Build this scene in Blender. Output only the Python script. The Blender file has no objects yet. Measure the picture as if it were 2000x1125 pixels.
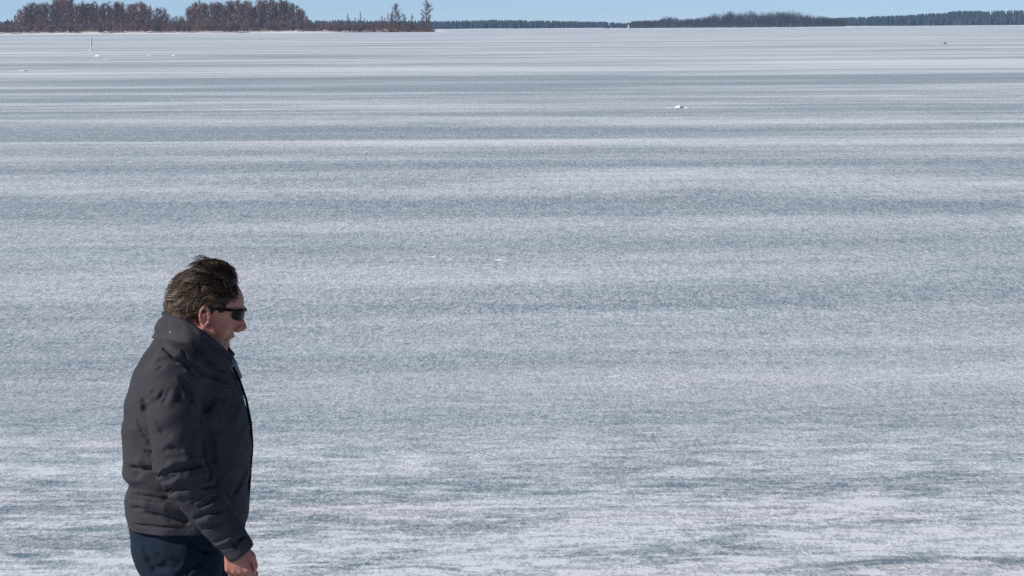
import bpy, bmesh, math, random
import numpy as np
from mathutils import Matrix, Vector

# ------------------------------------------------------------------ camera, world, sun, exposure
scene = bpy.context.scene
C = scene.collection
CAM_H, FPX, MAN_Y = 2.45, 4722.0, 7.26          # eye height (m), focal length in photo pixels, distance of the man
PITCH, ROLL = math.atan(509.2 / FPX), -0.0068
cam_d = bpy.data.cameras.new('camera'); cam = bpy.data.objects.new('camera', cam_d); C.objects.link(cam)
cam_d.sensor_width = 36.0; cam_d.lens = FPX * 36.0 / 2000.0
cam_d.clip_start = 0.1; cam_d.clip_end = 20000
CAM_R = Matrix.Rotation(math.pi / 2 - PITCH, 3, 'X') @ Matrix.Rotation(ROLL, 3, 'Z')
cam.matrix_world = Matrix.Translation((0, 0, CAM_H)) @ CAM_R.to_4x4()
scene.camera = cam

SUN_DIR = Vector((-0.82, -0.21, 0.56)).normalized()      # towards the sun
SUN_EL = math.asin(SUN_DIR.z)
SUN_ROT = math.atan2(SUN_DIR.x, SUN_DIR.y)
world = bpy.data.worlds.new('World'); scene.world = world; world.use_nodes = True
wn = world.node_tree; wn.nodes.clear()
sky = wn.nodes.new('ShaderNodeTexSky'); sky.sky_type = 'NISHITA'; sky.sun_disc = False
sky.sun_elevation = SUN_EL; sky.sun_rotation = SUN_ROT
sky.air_density = 0.36; sky.dust_density = 0.0; sky.ozone_density = 1.5; sky.altitude = 0
bg = wn.nodes.new('ShaderNodeBackground'); bg.inputs['Strength'].default_value = 0.100
wo = wn.nodes.new('ShaderNodeOutputWorld')
wn.links.new(sky.outputs[0], bg.inputs[0]); wn.links.new(bg.outputs[0], wo.inputs[0])
sun_d = bpy.data.lights.new('sun', 'SUN'); sun_d.energy = 5.0; sun_d.angle = math.radians(0.5); sun_d.color = (1.0, 0.94, 0.87)
sun = bpy.data.objects.new('sun', sun_d); C.objects.link(sun)
sun.rotation_euler = SUN_DIR.to_track_quat('Z', 'Y').to_euler()
scene.view_settings.view_transform = 'Standard'; scene.view_settings.look = 'None'
scene.view_settings.gamma = 1.0; scene.view_settings.use_curve_mapping = False
scene.view_settings.exposure = 0.0
scene.cycles.filter_width = 1.5
scene.cycles.use_denoising = False
scene.cycles.sample_clamp_direct = 6.0; scene.cycles.sample_clamp_indirect = 2.0
scene.cycles.volume_bounces = 1

rng = np.random.default_rng(7); random.seed(7)

def P(px, py, Y):
    """point of the vertical plane y = Y seen at a photo pixel: used to measure sizes in the photograph"""
    d = CAM_R @ Vector(((px - 1000.0) / FPX, -(py - 562.5) / FPX, -1.0))
    t = Y / d.y
    return (d.x * t, CAM_H + d.z * t)

def horizon(px):
    return 53.3 + (px - 1000) * ROLL

# ------------------------------------------------------------------ helpers
def tag(o, label=None, cat=None, group=None, kind=None):
    if label: o['label'] = label
    if cat: o['category'] = cat
    if group: o['group'] = group
    if kind: o['kind'] = kind
    return o

def empty(name, loc, rz=0.0):
    o = bpy.data.objects.new(name, None); C.objects.link(o)
    o.location = loc; o.rotation_euler = (0, 0, rz); o.empty_display_size = 0.2
    return o

def mesh_np(name, V, F, smooth=True):
    V = np.asarray(V, np.float32); F = np.asarray(F, np.int32)
    me = bpy.data.meshes.new(name)
    n, k = F.shape
    me.vertices.add(len(V)); me.vertices.foreach_set('co', V.ravel())
    me.loops.add(n * k); me.loops.foreach_set('vertex_index', F.ravel())
    me.polygons.add(n); me.polygons.foreach_set('loop_start', np.arange(0, n * k, k, dtype=np.int32))
    me.polygons.foreach_set('loop_total', np.full(n, k, np.int32))
    me.polygons.foreach_set('use_smooth', np.full(n, smooth, bool))
    me.update(calc_edges=True); me.validate()
    return me

def link(name, me, mat=None, parent=None, loc=(0, 0, 0)):
    o = bpy.data.objects.new(name, me); C.objects.link(o)
    if mat is not None and not me.materials: me.materials.append(mat)
    o.location = loc
    if parent is not None: o.parent = parent
    return o

class G:
    """a small node-graph writer"""
    def __init__(s, name):
        s.m = bpy.data.materials.new(name); s.m.use_nodes = True
        s.t = s.m.node_tree; s.t.nodes.clear()
        s.out = s.t.nodes.new('ShaderNodeOutputMaterial')
    def n(s, typ, _in=None, **props):
        nd = s.t.nodes.new(typ)
        for k, v in props.items(): setattr(nd, k, v)
        for k, v in (_in or {}).items(): s.set(nd.inputs[k], v)
        return nd
    def set(s, sock, v):
        if isinstance(v, bpy.types.NodeSocket): s.t.links.new(v, sock)
        elif isinstance(v, (int, float)) and sock.type == 'RGBA': sock.default_value = (v, v, v, 1)
        elif isinstance(v, tuple) and sock.type == 'RGBA': sock.default_value = (*v[:3], 1)
        else: sock.default_value = v
    def math(s, op, a, b=0.0, c=None, clamp=False):
        nd = s.n('ShaderNodeMath', operation=op, use_clamp=clamp)
        s.set(nd.inputs[0], a); s.set(nd.inputs[1], b)
        if c is not None: s.set(nd.inputs[2], c)
        return nd.outputs[0]
    def mix(s, f, a, b, blend='MIX'):
        nd = s.n('ShaderNodeMix', data_type='RGBA', blend_type=blend)
        s.set(nd.inputs[0], f); s.set(nd.inputs[6], a); s.set(nd.inputs[7], b)
        return nd.outputs[2]
    def maprange(s, v, a, b, c=0.0, d=1.0, smooth=False):
        nd = s.n('ShaderNodeMapRange', interpolation_type='SMOOTHSTEP' if smooth else 'LINEAR')
        for i, x in enumerate((v, a, b, c, d)): s.set(nd.inputs[i], x)
        return nd.outputs[0]
    def noise(s, vec, scale, detail=4, rough=0.5, dist=0.0, lac=2.0):
        nd = s.n('ShaderNodeTexNoise', {'Scale': scale, 'Detail': detail, 'Roughness': rough, 'Distortion': dist, 'Lacunarity': lac})
        if vec is not None: s.set(nd.inputs['Vector'], vec)
        return nd.outputs[0]
    def scaled(s, vec, sc, rot=(0, 0, 0), loc=(0, 0, 0)):
        nd = s.n('ShaderNodeMapping', {'Vector': vec, 'Scale': sc, 'Rotation': rot, 'Location': loc})
        return nd.outputs[0]
    def ramp(s, fac, stops, interp='LINEAR'):
        nd = s.n('ShaderNodeValToRGB'); cr = nd.color_ramp; cr.interpolation = interp
        while len(cr.elements) < len(stops): cr.elements.new(0.5)
        for e, (p, c) in zip(cr.elements, stops):
            e.position = p; e.color = (c, c, c, 1) if isinstance(c, (int, float)) else (*c, 1)
        s.set(nd.inputs[0], fac)
        return nd.outputs[0]
    def bump(s, h, strength=0.5, dist=0.01):
        return s.n('ShaderNodeBump', {'Height': h, 'Strength': strength, 'Distance': dist}).outputs[0]
    def bsdf(s, color, rough=0.7, normal=None, **kw):
        nd = s.n('ShaderNodeBsdfPrincipled')
        s.set(nd.inputs['Base Color'], color); s.set(nd.inputs['Roughness'], rough)
        if normal is not None: s.set(nd.inputs['Normal'], normal)
        for k, v in kw.items(): s.set(nd.inputs[k.replace('_', ' ')], v)
        s.t.links.new(nd.outputs[0], s.out.inputs['Surface'])
        return s.m
    def pos(s): return s.n('ShaderNodeNewGeometry').outputs['Position']
    def obj(s): return s.n('ShaderNodeTexCoord').outputs['Object']
    def rand(s): return s.n('ShaderNodeObjectInfo').outputs['Random']

# ------------------------------------------------------------------ materials
def mat_lake():
    g = G('lake_ice')
    p = g.pos()
    sep = g.n('ShaderNodeSeparateXYZ', {0: p})
    x, y = sep.outputs[0], sep.outputs[1]
    rot = (0, 0, math.radians(1.2))
    cen = lambda v, k: g.math('MULTIPLY', g.math('SUBTRACT', v, 0.5), k)
    # wind-laid snow: long drifts across the ice, at all sizes
    drift = g.noise(g.scaled(p, (0.011, 0.050, 1), rot), 1.0, 14, 0.66, 0.9)
    drift2 = g.noise(g.scaled(p, (0.042, 0.36, 1), rot, (31, 7, 0)), 1.0, 12, 0.66, 0.6)
    patch = g.noise(g.scaled(p, (0.9, 2.0, 1), (0, 0, math.radians(-3)), (3, 5, 0)), 1.0, 11, 0.74, 0.6)
    grain = g.noise(g.scaled(p, (4.2, 6.5, 1)), 1.0, 8, 0.86)
    fleck = g.noise(g.scaled(p, (30, 16, 1)), 1.0, 3, 0.7)
    # the main drift lines as they lie with distance from the shore (y in metres)
    warp = g.noise(g.scaled(p, (0.070, 0.05, 1), rot, (9, 2, 0)), 1.0, 7, 0.62)
    yw = g.math('MULTIPLY', y, g.maprange(warp, 0.2, 0.8, 0.87, 1.13))
    yw = g.math('SUBTRACT', yw, g.math('MULTIPLY', x, 0.02))
    u = g.math('DIVIDE', CAM_H * FPX / 1075.0, yw, clamp=False)
    prof = [(54, .62), (88, .62), (104, .56), (130, .66), (150, .50), (172, .58), (187, .26), (200, .66), (214, .24), (233, .74),
            (250, .24), (268, .45), (290, .66), (312, .32), (330, .22), (352, .74), (372, .56), (386, .14), (402, .30), (425, .58),
            (452, .42), (478, .24), (505, .36), (535, .38), (575, .14), (602, .18), (618, .46), (760, .52), (880, .62), (955, .46),
            (1010, .58), (1110, .74)]
    bands = g.ramp(u, [((a - 53.3) / 1075.0, b) for a, b in prof])
    def cells(sx, sy):
        v = g.n('ShaderNodeTexVoronoi', {'Vector': g.scaled(p, (sx, sy, 1)), 'Scale': 1.0})
        return g.n('ShaderNodeSeparateColor', {0: v.outputs['Color']}).outputs[0]
    # broken drifts: bands, long drifts and patches compete, with fairly sharp snow edges
    b0 = g.math('ADD', g.math('MULTIPLY', bands, 0.70), 0.07)
    b0 = g.math('ADD', b0, cen(drift, 2.2))
    b0 = g.math('ADD', b0, cen(drift2, g.maprange(y, 14, 60, 0.6, 1.3)))
    b0 = g.math('ADD', b0, cen(patch, g.maprange(y, 10.4, 15.5, 4.2, 0.35)))
    m = g.math('ADD', g.math('MULTIPLY', g.maprange(b0, 0.16, 0.82, 0, 1, True), 0.56), g.math('MULTIPLY', b0, 0.36))
    m = g.math('ADD', m, cen(grain, g.maprange(y, 10, 40, 1.2, 0.9)))
    m = g.math('ADD', m, cen(fleck, 0.45))
    crust = g.noise(g.scaled(p, (3.2, 7.5, 1), (0, 0, math.radians(2)), (17, 3, 0)), 1.0, 9, 0.78, 0.4)
    m = g.math('ADD', m, g.math('MULTIPLY', g.math('SUBTRACT', g.maprange(crust, 0.42, 0.58, 0, 1, True), 0.5), g.maprange(y, 10.5, 16.0, 0.80, 0.12)))
    cw = g.maprange(y, 30, 150, 1.0, 0.35)
    for sx, sy, wgt, n0, n1 in ((80, 24, 0.60, 0, 1), (44, 7.5, 0.48, 13.5, 21), (25, 2.8, 0.34, 21, 36)):
        w_ = g.math('MULTIPLY', cw, g.maprange(y, n0, n1, 0, 1))
        m = g.math('ADD', m, g.math('MULTIPLY', cen(cells(sx, sy), wgt), w_))
    snow = g.maprange(m, -0.34, 0.89, 0, 1)
    tint = g.noise(g.scaled(p, (0.30, 1.3, 1)), 1.0, 8, 0.7)
    tint = g.maprange(tint, 0.35, 0.65)
    ice_c = g.mix(tint, (0.170, 0.252, 0.305), (0.195, 0.258, 0.312))
    snow_c = g.mix(tint, (0.71, 0.795, 0.85), (0.76, 0.785, 0.845))
    col = g.mix(snow, ice_c, snow_c)
    h = g.math('ADD', snow, g.math('MULTIPLY', grain, 1.0))
    nrm = g.bump(h, 0.55, 0.016)
    rough = g.maprange(snow, 0, 1, 0.5, 0.9)
    return g.bsdf(col, rough, nrm, IOR=1.31, Specular_IOR_Level=0.35)

def mat_simple(name, c1, c2, scale, rough=0.8, bump=0.0, bd=0.01, detail=5, perobj=0.0, **kw):
    g = G(name)
    v = g.obj(); f = g.noise(v, scale, detail, 0.6)
    f = g.maprange(f, 0.3, 0.7)
    col = g.mix(f, c1, c2)
    if perobj:
        hs = g.n('ShaderNodeHueSaturation', {'Value': g.maprange(g.rand(), 0, 1, 1 - perobj, 1 + perobj), 'Color': col}); col = hs.outputs[0]
    n = g.bump(f, bump, bd) if bump else None
    return g.bsdf(col, rough, n, **kw)

def mat_fabric(name, c1, c2, weave, wr_scale, rough, sheen=0.2):
    g = G(name)
    v = g.obj()
    big = g.noise(v, 7, 5, 0.6)
    col = g.mix(g.maprange(big, 0.3, 0.7), c1, c2)
    wr = g.noise(g.scaled(v, (1, 1, 1.6)), wr_scale, 4, 0.55, 0.6)
    fine = g.noise(v, weave, 2, 0.6)
    rg = g.math('ABSOLUTE', g.math('SUBTRACT', g.noise(g.scaled(v, (1, 1, 1.9), (0, 0.5, 0)), wr_scale * 0.75, 3, 0.5, 0.8), 0.5))
    h = g.math('ADD', g.math('MULTIPLY', wr, 0.7), g.math('MULTIPLY', fine, 0.08))
    h = g.math('ADD', h, g.math('MULTIPLY', g.math('MINIMUM', rg, 0.05), 1.0))
    return g.bsdf(col, rough, g.bump(h, 0.6, 0.013), Sheen_Weight=sheen, Sheen_Roughness=0.5, Specular_IOR_Level=0.03)

def mat_skin(name, c1, c2, red):
    g = G(name)
    v = g.obj()
    f = g.noise(v, 34, 6, 0.65); f2 = g.noise(v, 14, 4, 0.6)
    at = lambda n_: g.n('ShaderNodeAttribute', attribute_name=n_).outputs['Fac']
    col = g.mix(g.maprange(f, 0.3, 0.7), c1, c2)
    col = g.mix(g.maprange(f2, 0.45, 0.75, 0, 0.5), col, red)
    col = g.mix(g.math('MULTIPLY', at('flush'), 0.7), col, red)
    st = g.maprange(g.noise(v, 700, 2, 0.7), 0.42, 0.60)
    col = g.mix(g.math('MULTIPLY', g.math('MULTIPLY', at('stubble'), st), 0.75), col, (0.10, 0.085, 0.08))
    fine = g.noise(v, 380, 4, 0.7)
    return g.bsdf(col, 0.52, g.bump(g.math('ADD', f, g.math('MULTIPLY', fine, 0.5)), 0.45, 0.004), Specular_IOR_Level=0.35,
                  Subsurface_Weight=0.12, Subsurface_Radius=(0.012, 0.004, 0.002), Subsurface_Scale=0.4)

def mat_hair():
    g = G('hair_strands')
    a = g.n('ShaderNodeAttribute', attribute_name='tone').outputs['Fac']
    col = g.ramp(a, [(0.0, (0.010, 0.007, 0.006)), (0.35, (0.055, 0.031, 0.019)), (0.65, (0.135, 0.092, 0.068)), (1.0, (0.27, 0.215, 0.18))])
    return g.bsdf(col, 0.5, Specular_IOR_Level=0.25)

M = {}
M['lake'] = mat_lake()
M['snow'] = mat_simple('clean_snow', (0.80, 0.83, 0.86), (0.88, 0.88, 0.89), 6, 0.85, 0.4, 0.05)
M['bank'] = mat_simple('snowy_bank', (0.80, 0.80, 0.83), (0.88, 0.86, 0.87), 0.06, 0.9)
M['floor'] = mat_simple('forest_floor', (0.07, 0.05, 0.04), (0.13, 0.09, 0.065), 0.05, 0.95)
M['bark'] = mat_simple('dark_bark', (0.050, 0.036, 0.031), (0.085, 0.062, 0.054), 1.3, 0.9, perobj=0.3)
M['birch'] = mat_simple('pale_birch_bark', (0.13, 0.115, 0.11), (0.26, 0.225, 0.21), 1.0, 0.8, perobj=0.2)
M['twig'] = mat_simple('twigs', (0.078, 0.034, 0.020), (0.135, 0.064, 0.038), 0.4, 0.9, perobj=0.5)
M['twig_red'] = mat_simple('red_twigs', (0.12, 0.052, 0.032), (0.17, 0.082, 0.050), 0.6, 0.9, perobj=0.3)
M['straw'] = mat_simple('dry_straw', (0.20, 0.145, 0.095), (0.34, 0.26, 0.18), 0.7, 0.9)
M['needle'] = mat_simple('needles', (0.012, 0.020, 0.016), (0.026, 0.034, 0.028), 0.2, 0.9)
M['farwood'] = mat_simple('far_twigs', (0.044, 0.028, 0.025), (0.072, 0.048, 0.042), 0.1, 0.95)
M['jacket'] = mat_fabric('charcoal_jacket', (0.040, 0.040, 0.048), (0.055, 0.054, 0.063), 700, 13, 0.62, 0.0)
M['lining'] = mat_fabric('collar_lining', (0.046, 0.045, 0.054), (0.064, 0.062, 0.072), 700, 18, 0.62, 0.0)
M['jeans'] = mat_fabric('dark_jeans', (0.010, 0.017, 0.030), (0.018, 0.028, 0.044), 900, 14, 0.8, 0.02)
M['shirt'] = mat_fabric('blue_grey_shirt', (0.13, 0.145, 0.165), (0.18, 0.20, 0.22), 900, 20, 0.8, 0.1)
M['skin'] = mat_skin('skin', (0.40, 0.18, 0.135), (0.47, 0.225, 0.17), (0.45, 0.155, 0.13))
M['hair'] = mat_hair()
M['black'] = mat_simple('black_plastic', (0.004, 0.004, 0.005), (0.007, 0.007, 0.008), 30, 0.22, Specular_IOR_Level=0.09)
M['leather'] = mat_simple('dark_leather', (0.018, 0.013, 0.010), (0.03, 0.02, 0.016), 30, 0.5, 0.3, 0.003)
M['sole'] = mat_simple('rubber', (0.01, 0.01, 0.01), (0.02, 0.02, 0.02), 30, 0.8)
M['metal'] = mat_simple('dull_metal', (0.20, 0.20, 0.21), (0.26, 0.26, 0.27), 40, 0.5, Metallic=0.4)
M['white'] = mat_simple('white_paint', (0.72, 0.72, 0.72), (0.80, 0.80, 0.80), 2, 0.6)
M['offwhite'] = mat_simple('weathered_white', (0.42, 0.43, 0.44), (0.55, 0.55, 0.55), 2, 0.7)
M['dark'] = mat_simple('dark_roof_and_shade', (0.04, 0.04, 0.045), (0.06, 0.06, 0.065), 2, 0.6)  # beacon roof paint, also the colour for the pole's shaded side
M['rock'] = mat_simple('brown_rock', (0.30, 0.24, 0.23), (0.40, 0.33, 0.31), 6, 0.9, 0.4, 0.03)

# ------------------------------------------------------------------ the setting: frozen lake, shores, hills
S = 4600.0
lake = link('frozen_lake', mesh_np('frozen_lake', [(-S, -150, 0), (S, -150, 0), (S, 6200, 0), (-S, 6200, 0)], [(0, 1, 2, 3)], False), M['lake'])
tag(lake, kind='structure')

def val_noise(x, seed, octs=4, rough=0.5):
    """1-D value noise"""
    r = np.random.default_rng(seed); t = r.random(4096); x = np.asarray(x, float); v = 0; a = 1; s = 0
    for o in range(octs):
        xi = np.floor(x).astype(int); f = x - xi; f = f * f * (3 - 2 * f)
        v = v + a * (t[(xi + 17 * o) % 4096] * (1 - f) + t[(xi + 1 + 17 * o) % 4096] * f); s += a; a *= rough; x = x * 2.03 + 5.7
    return v / s

def shore_mesh(name, xs, y0f, depth, hf, mat, rows=10, edge=0.12, seed=1):
    """land rising from the ice: xs stations, y0f(x) the waterline, hf(x) the height it reaches"""
    V, F = [], []
    for i, x in enumerate(xs):
        for j in range(rows):
            t = j / (rows - 1)
            yy = y0f(x) + t * depth
            z = hf(x) * (1 - (1 - min(1, t / edge)) ** 2 if t < edge else 1.0) * (0.9 + 0.2 * math.sin(x * 0.05 + j * 1.3))
            if j == 0: z = -0.3
            V.append((x, yy, z))
    for i in range(len(xs) - 1):
        for j in range(rows - 1):
            a = i * rows + j
            F.append((a, a + rows, a + rows + 1, a + 1))
    return link(name, mesh_np(name, V, F), mat)

ISL_Y = 1450.0
def isl_x(px, Y=ISL_Y): return P(px, 60, Y)[0]
xl, xr = isl_x(-700), isl_x(858)
xs = np.linspace(xl, xr, 160)
def isl_y0(x): return ISL_Y + 10 * float(val_noise(x / 40, 3)) + max(0, (x - (xr - 90))) ** 2 * 0.004
def isl_h(x): return (1.3 + 0.9 * float(val_noise(x / 25 + 50, 4))) * min(1, max(0.02, (xr - x) / 30))
isl = shore_mesh('island_bank', xs, isl_y0, 300, isl_h, M['bank'], 14, 0.05); tag(isl, kind='structure')

# far shore hills
def top_px(prof, px): return float(np.interp(px, [a for a, b in prof], [b for a, b in prof]))
FAR_Y = 3400.0
far_prof = [(-600, 32.5), (0, 34.5), (600, 38.5), (850, 39.5), (905, 39.5), (960, 37.5), (1010, 38.5), (1100, 40.0), (1180, 42.0), (1225, 44.0), (1300, 43.5), (1500, 39.0), (1590, 35.0), (1620, 35.0), (1680, 32.0), (1760, 29.0), (1840, 24.0), (1860, 20.0), (1930, 20.0), (2000, 17.0), (2200, 17.0), (2700, 27.0)]
fx = np.linspace(P(-600, 50, FAR_Y)[0], P(2700, 50, FAR_Y)[0], 220)
def px_of(x, Y=FAR_Y): return 1000 + x / Y * FPX
def far_h(x):
    px = px_of(x); base = horizon(px) + CAM_H * FPX / FAR_Y
    return max(3.5, (base - top_px(far_prof, px)) / FPX * FAR_Y - 7.0)
hills = shore_mesh('far_hills', fx, lambda x: FAR_Y + 25 * float(val_noise(x / 90, 8)), 600, lambda x: far_h(x), M['floor'], 12, 0.55)
tag(hills, kind='structure')
bank2 = shore_mesh('far_snow_bank', fx, lambda x: FAR_Y - 25 + 25 * float(val_noise(x / 90, 8)), 40, lambda x: 0.5 + 0.5 * float(val_noise(x / 60, 12)), M['bank'], 5, 0.4)
tag(bank2, kind='structure')

MID_Y = 2600.0
mid_prof = [(1195, 45.0), (1230, 40.0), (1290, 38.0), (1296, 31.0), (1320, 31.0), (1326, 36.0), (1360, 35.0), (1380, 27.5), (1400, 21.5), (1420, 17.5), (1440, 20.5), (1465, 16.5), (1480, 20.5), (1505, 16.5), (1555, 17.5), (1570, 22.5), (1600, 29.5), (1625, 33.5), (1660, 40.5)]
mx = np.linspace(P(1190, 50, MID_Y)[0], P(1665, 50, MID_Y)[0], 90)
point = shore_mesh('wooded_point', mx, lambda x: MID_Y + 20 * float(val_noise(x / 50, 21)), 160, lambda x: 0.5 + 0.6 * float(val_noise(x / 30, 22)), M['floor'], 6, 0.15)
tag(point, kind='structure')
bank3 = shore_mesh('point_snow_bank', mx, lambda x: MID_Y - 14 + 20 * float(val_noise(x / 50, 21)), 22, lambda x: 0.4 + 0.3 * float(val_noise(x / 20, 23)), M['bank'], 5, 0.4)
tag(bank3, kind='structure')

# ------------------------------------------------------------------ trees
class MB:
    def __init__(s): s.V = []; s.F = []
    def tube(s, pts, rad, n=3):
        base = len(s.V)
        for k, (p, r) in enumerate(zip(pts, rad)):
            p = np.asarray(p, float)
            d = np.asarray(pts[min(k + 1, len(pts) - 1)], float) - np.asarray(pts[max(k - 1, 0)], float); d /= np.linalg.norm(d) + 1e-9
            a = np.cross(d, (0.31, 0.95, 0.12)); a /= np.linalg.norm(a) + 1e-9; b = np.cross(d, a)
            for q in range(n):
                t = 2 * math.pi * q / n
                s.V.append(p + r * (math.cos(t) * a + math.sin(t) * b))
        for k in range(len(pts) - 1):
            for q in range(n):
                a0 = base + k * n + q; a1 = base + k * n + (q + 1) % n
                s.F.append((a0, a1, a1 + n)); s.F.append((a0, a1 + n, a0 + n))
    def blade(s, p, d, w):
        """a thin twig: a narrow tapering three-sided spike"""
        p = np.asarray(p, float); d = np.asarray(d, float)
        a = np.cross(d, rng.normal(size=3)); a /= np.linalg.norm(a) + 1e-9; b = np.cross(d / np.linalg.norm(d), a)
        i = len(s.V)
        s.V += [p + a * w, p - a * w * 0.5 + b * w * 0.87, p - a * w * 0.5 - b * w * 0.87, p + d]
        s.F += [(i, i + 1, i + 3), (i + 1, i + 2, i + 3), (i + 2, i, i + 3)]
    def mesh(s, name, smooth=True): return mesh_np(name, s.V, s.F, smooth)

def tree_variant(k, H=10.0, spread=0.16, ntw=860, conic=False):
    """bare deciduous tree of height 10: trunk with limbs, crown of twigs"""
    tr, cr = MB(), MB()
    lean = rng.normal(0, 0.15, 2)
    zs = np.linspace(0, H * 0.95, 8)
    px = np.cumsum(rng.normal(0, 0.10, 8)) + lean[0] * zs / H; py = np.cumsum(rng.normal(0, 0.10, 8)) + lean[1] * zs / H
    px -= px[0]; py -= py[0]
    tr.tube(np.stack([px, py, zs], 1), 0.15 * (1 - zs / H) + 0.02, 5)
    at = lambda z: np.array([np.interp(z, zs, px), np.interp(z, zs, py), z])
    limbs = []
    nl = 22
    for i in range(nl):
        z = H * (0.22 + 0.72 * (i + rng.random()) / nl)
        az = rng.random() * 6.283; up = rng.uniform(0.75, 1.5)
        fr = (z / H)
        L = H * spread * (1.25 if fr < 0.5 else 1.25 - 1.6 * (fr - 0.5)) * rng.uniform(0.7, 1.3)
        d = np.array([math.cos(az), math.sin(az), up]); d /= np.linalg.norm(d)
        p0 = at(z); p1 = p0 + d * L * 0.55; p2 = p1 + (d + (0, 0, 0.35)) * L * 0.5
        tr.tube([p0, p1, p2], [0.055 * (1.1 - fr), 0.035 * (1.1 - fr) + 0.008, 0.008], 3)
        limbs.append((p0, p1, p2, L))
    limbs.append((at(H * 0.6), at(H * 0.8), at(H * 0.95), H * 0.2))
    for i in range(ntw):
        p0, p1, p2, L = limbs[rng.integers(len(limbs))]
        t = rng.uniform(0.25, 1.0)
        p = (p0 * (1 - 2 * t) + p1 * 2 * t) if t < 0.5 else (p1 * (2 - 2 * t) + p2 * (2 * t - 1))
        d = rng.normal(size=3) * (0.6, 0.6, 0.45) + (0, 0, 0.65)
        d = d / np.linalg.norm(d) * H * rng.uniform(0.045, 0.11)
        cr.blade(p, d, H * rng.uniform(0.0016, 0.0034))
    return tr.mesh('trunk'), cr.mesh('crown')

def shrub_variant(H=3.0):
    st, cr = MB(), MB()
    for i in range(16):
        az = rng.random() * 6.283; s = rng.uniform(0.1, 0.75)
        p0 = np.array([math.cos(az), math.sin(az), 0]) * rng.uniform(0, 0.5)
        p2 = np.array([math.cos(az) * s * H * 0.7, math.sin(az) * s * H * 0.7, H * rng.uniform(0.6, 1.0)])
        p1 = (p0 + p2) / 2 + (0, 0, 0.12 * H)
        st.tube([p0, p1, p2], [0.04, 0.025, 0.008], 3)
        for j in range(26):
            t = rng.uniform(0.1, 1.0)
            p = (p0 * (1 - 2 * t) + p1 * 2 * t) if t < 0.5 else (p1 * (2 - 2 * t) + p2 * (2 * t - 1))
            d = rng.normal(size=3) * 0.5 + (0, 0, 0.8); d = d / np.linalg.norm(d) * H * rng.uniform(0.12, 0.3)
            cr.blade(p, d, rng.uniform(0.018, 0.035))
    return st.mesh('stem'), cr.mesh('twigs')

tree_vars = [tree_variant(k, spread=rng.uniform(0.13, 0.20)) for k in range(8)]
slim_vars = [tree_variant(k, spread=0.10, ntw=420) for k in range(3)]
for i, (t, c) in enumerate(tree_vars): t.materials.append(M['birch'] if i in (1, 4, 6) else M['bark']); c.materials.append(M['twig'])
for i, (t, c) in enumerate(slim_vars): t.materials.append(M['bark']); c.materials.append(M['twig'])
shrub_vars = [shrub_variant() for k in range(5)]
for i, (t, c) in enumerate(shrub_vars): t.materials.append(M['bark']); c.materials.append(M['twig_red'] if i < 3 else M['twig'])

def isl_z(x, y):
    t = (y - isl_y0(x)) / 300.0
    e = 0.05
    return isl_h(x) * (1 - (1 - min(1, t / e)) ** 2 if t < e else 1.0) * 0.9 - 0.25

def place(var, name, parts, x, y, H, base_h, rz, label, cat, group, wide=1.0):
    r = empty(name, (x, y, isl_z(x, y)), rz)
    s = H / base_h; r.scale = (s * wide, s * wide, s)
    tag(r, label, cat, group)
    for pn, me in zip(parts, var):
        link(pn, me, None, r)
    return r

left_prof = [(-700, 10), (-60, 30), (0, 50), (12, 42), (24, 32), (36, 30), (42, 12), (65, 5), (80, 10), (100, 8), (115, -5), (140, -6), (150, 10), (175, 3), (195, 8), (220, 4), (250, 11), (275, 6), (300, 16), (320, 17), (335, 28), (345, 36), (360, 26), (374, 12), (385, 3), (420, 7), (440, 5), (480, 0), (520, -1), (560, 2), (580, 10), (596, 26), (606, 38)]
birch_grp = 'bare trees of the island wood'
def isl_tree(px, ytop, Y, var, label=None, group=birch_grp, wide=1.0):
    pale = var[0].materials[0] == M['birch']
    if label is None: group = '%s trees of the %s clump' % ('pale-stemmed' if pale else 'dark-stemmed', 'left' if px < 347 else 'right')
    x = P(px, 60, Y)[0]
    zt = P(px, ytop, Y)[1]
    H = max(2.0, zt - isl_z(x, Y))
    return place(var, 'bare_tree', ('trunk', 'crown'), x, Y, H, 10.0, rng.random() * 6.28,
                 label or ('%s leafless tree in the %s of the island wood' % ('pale-stemmed' if pale else 'dark-stemmed', 'left clump, left of the dip,' if px < 347 else 'right clump, right of the dip,')), 'tree', group, wide)

# the wood itself, in rows from the shore inwards
n_wood = 236
pxs = np.concatenate([np.linspace(8, 604, n_wood) + rng.normal(0, 3.0, n_wood), rng.uniform(-160, 0, 26)])
for i, px in enumerate(pxs):
    top = top_px(left_prof, px)
    depth = rng.random()
    ytop = top + abs(rng.normal(0, 5.5)) + (0 if rng.random() < 0.55 else rng.uniform(0, 18)) - 2
    ytop = min(ytop, 50)
    Y = ISL_Y + 22 + depth * 150
    isl_tree(float(px), float(ytop), Y, tree_vars[rng.integers(8)], wide=rng.uniform(0.95, 1.65))
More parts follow.
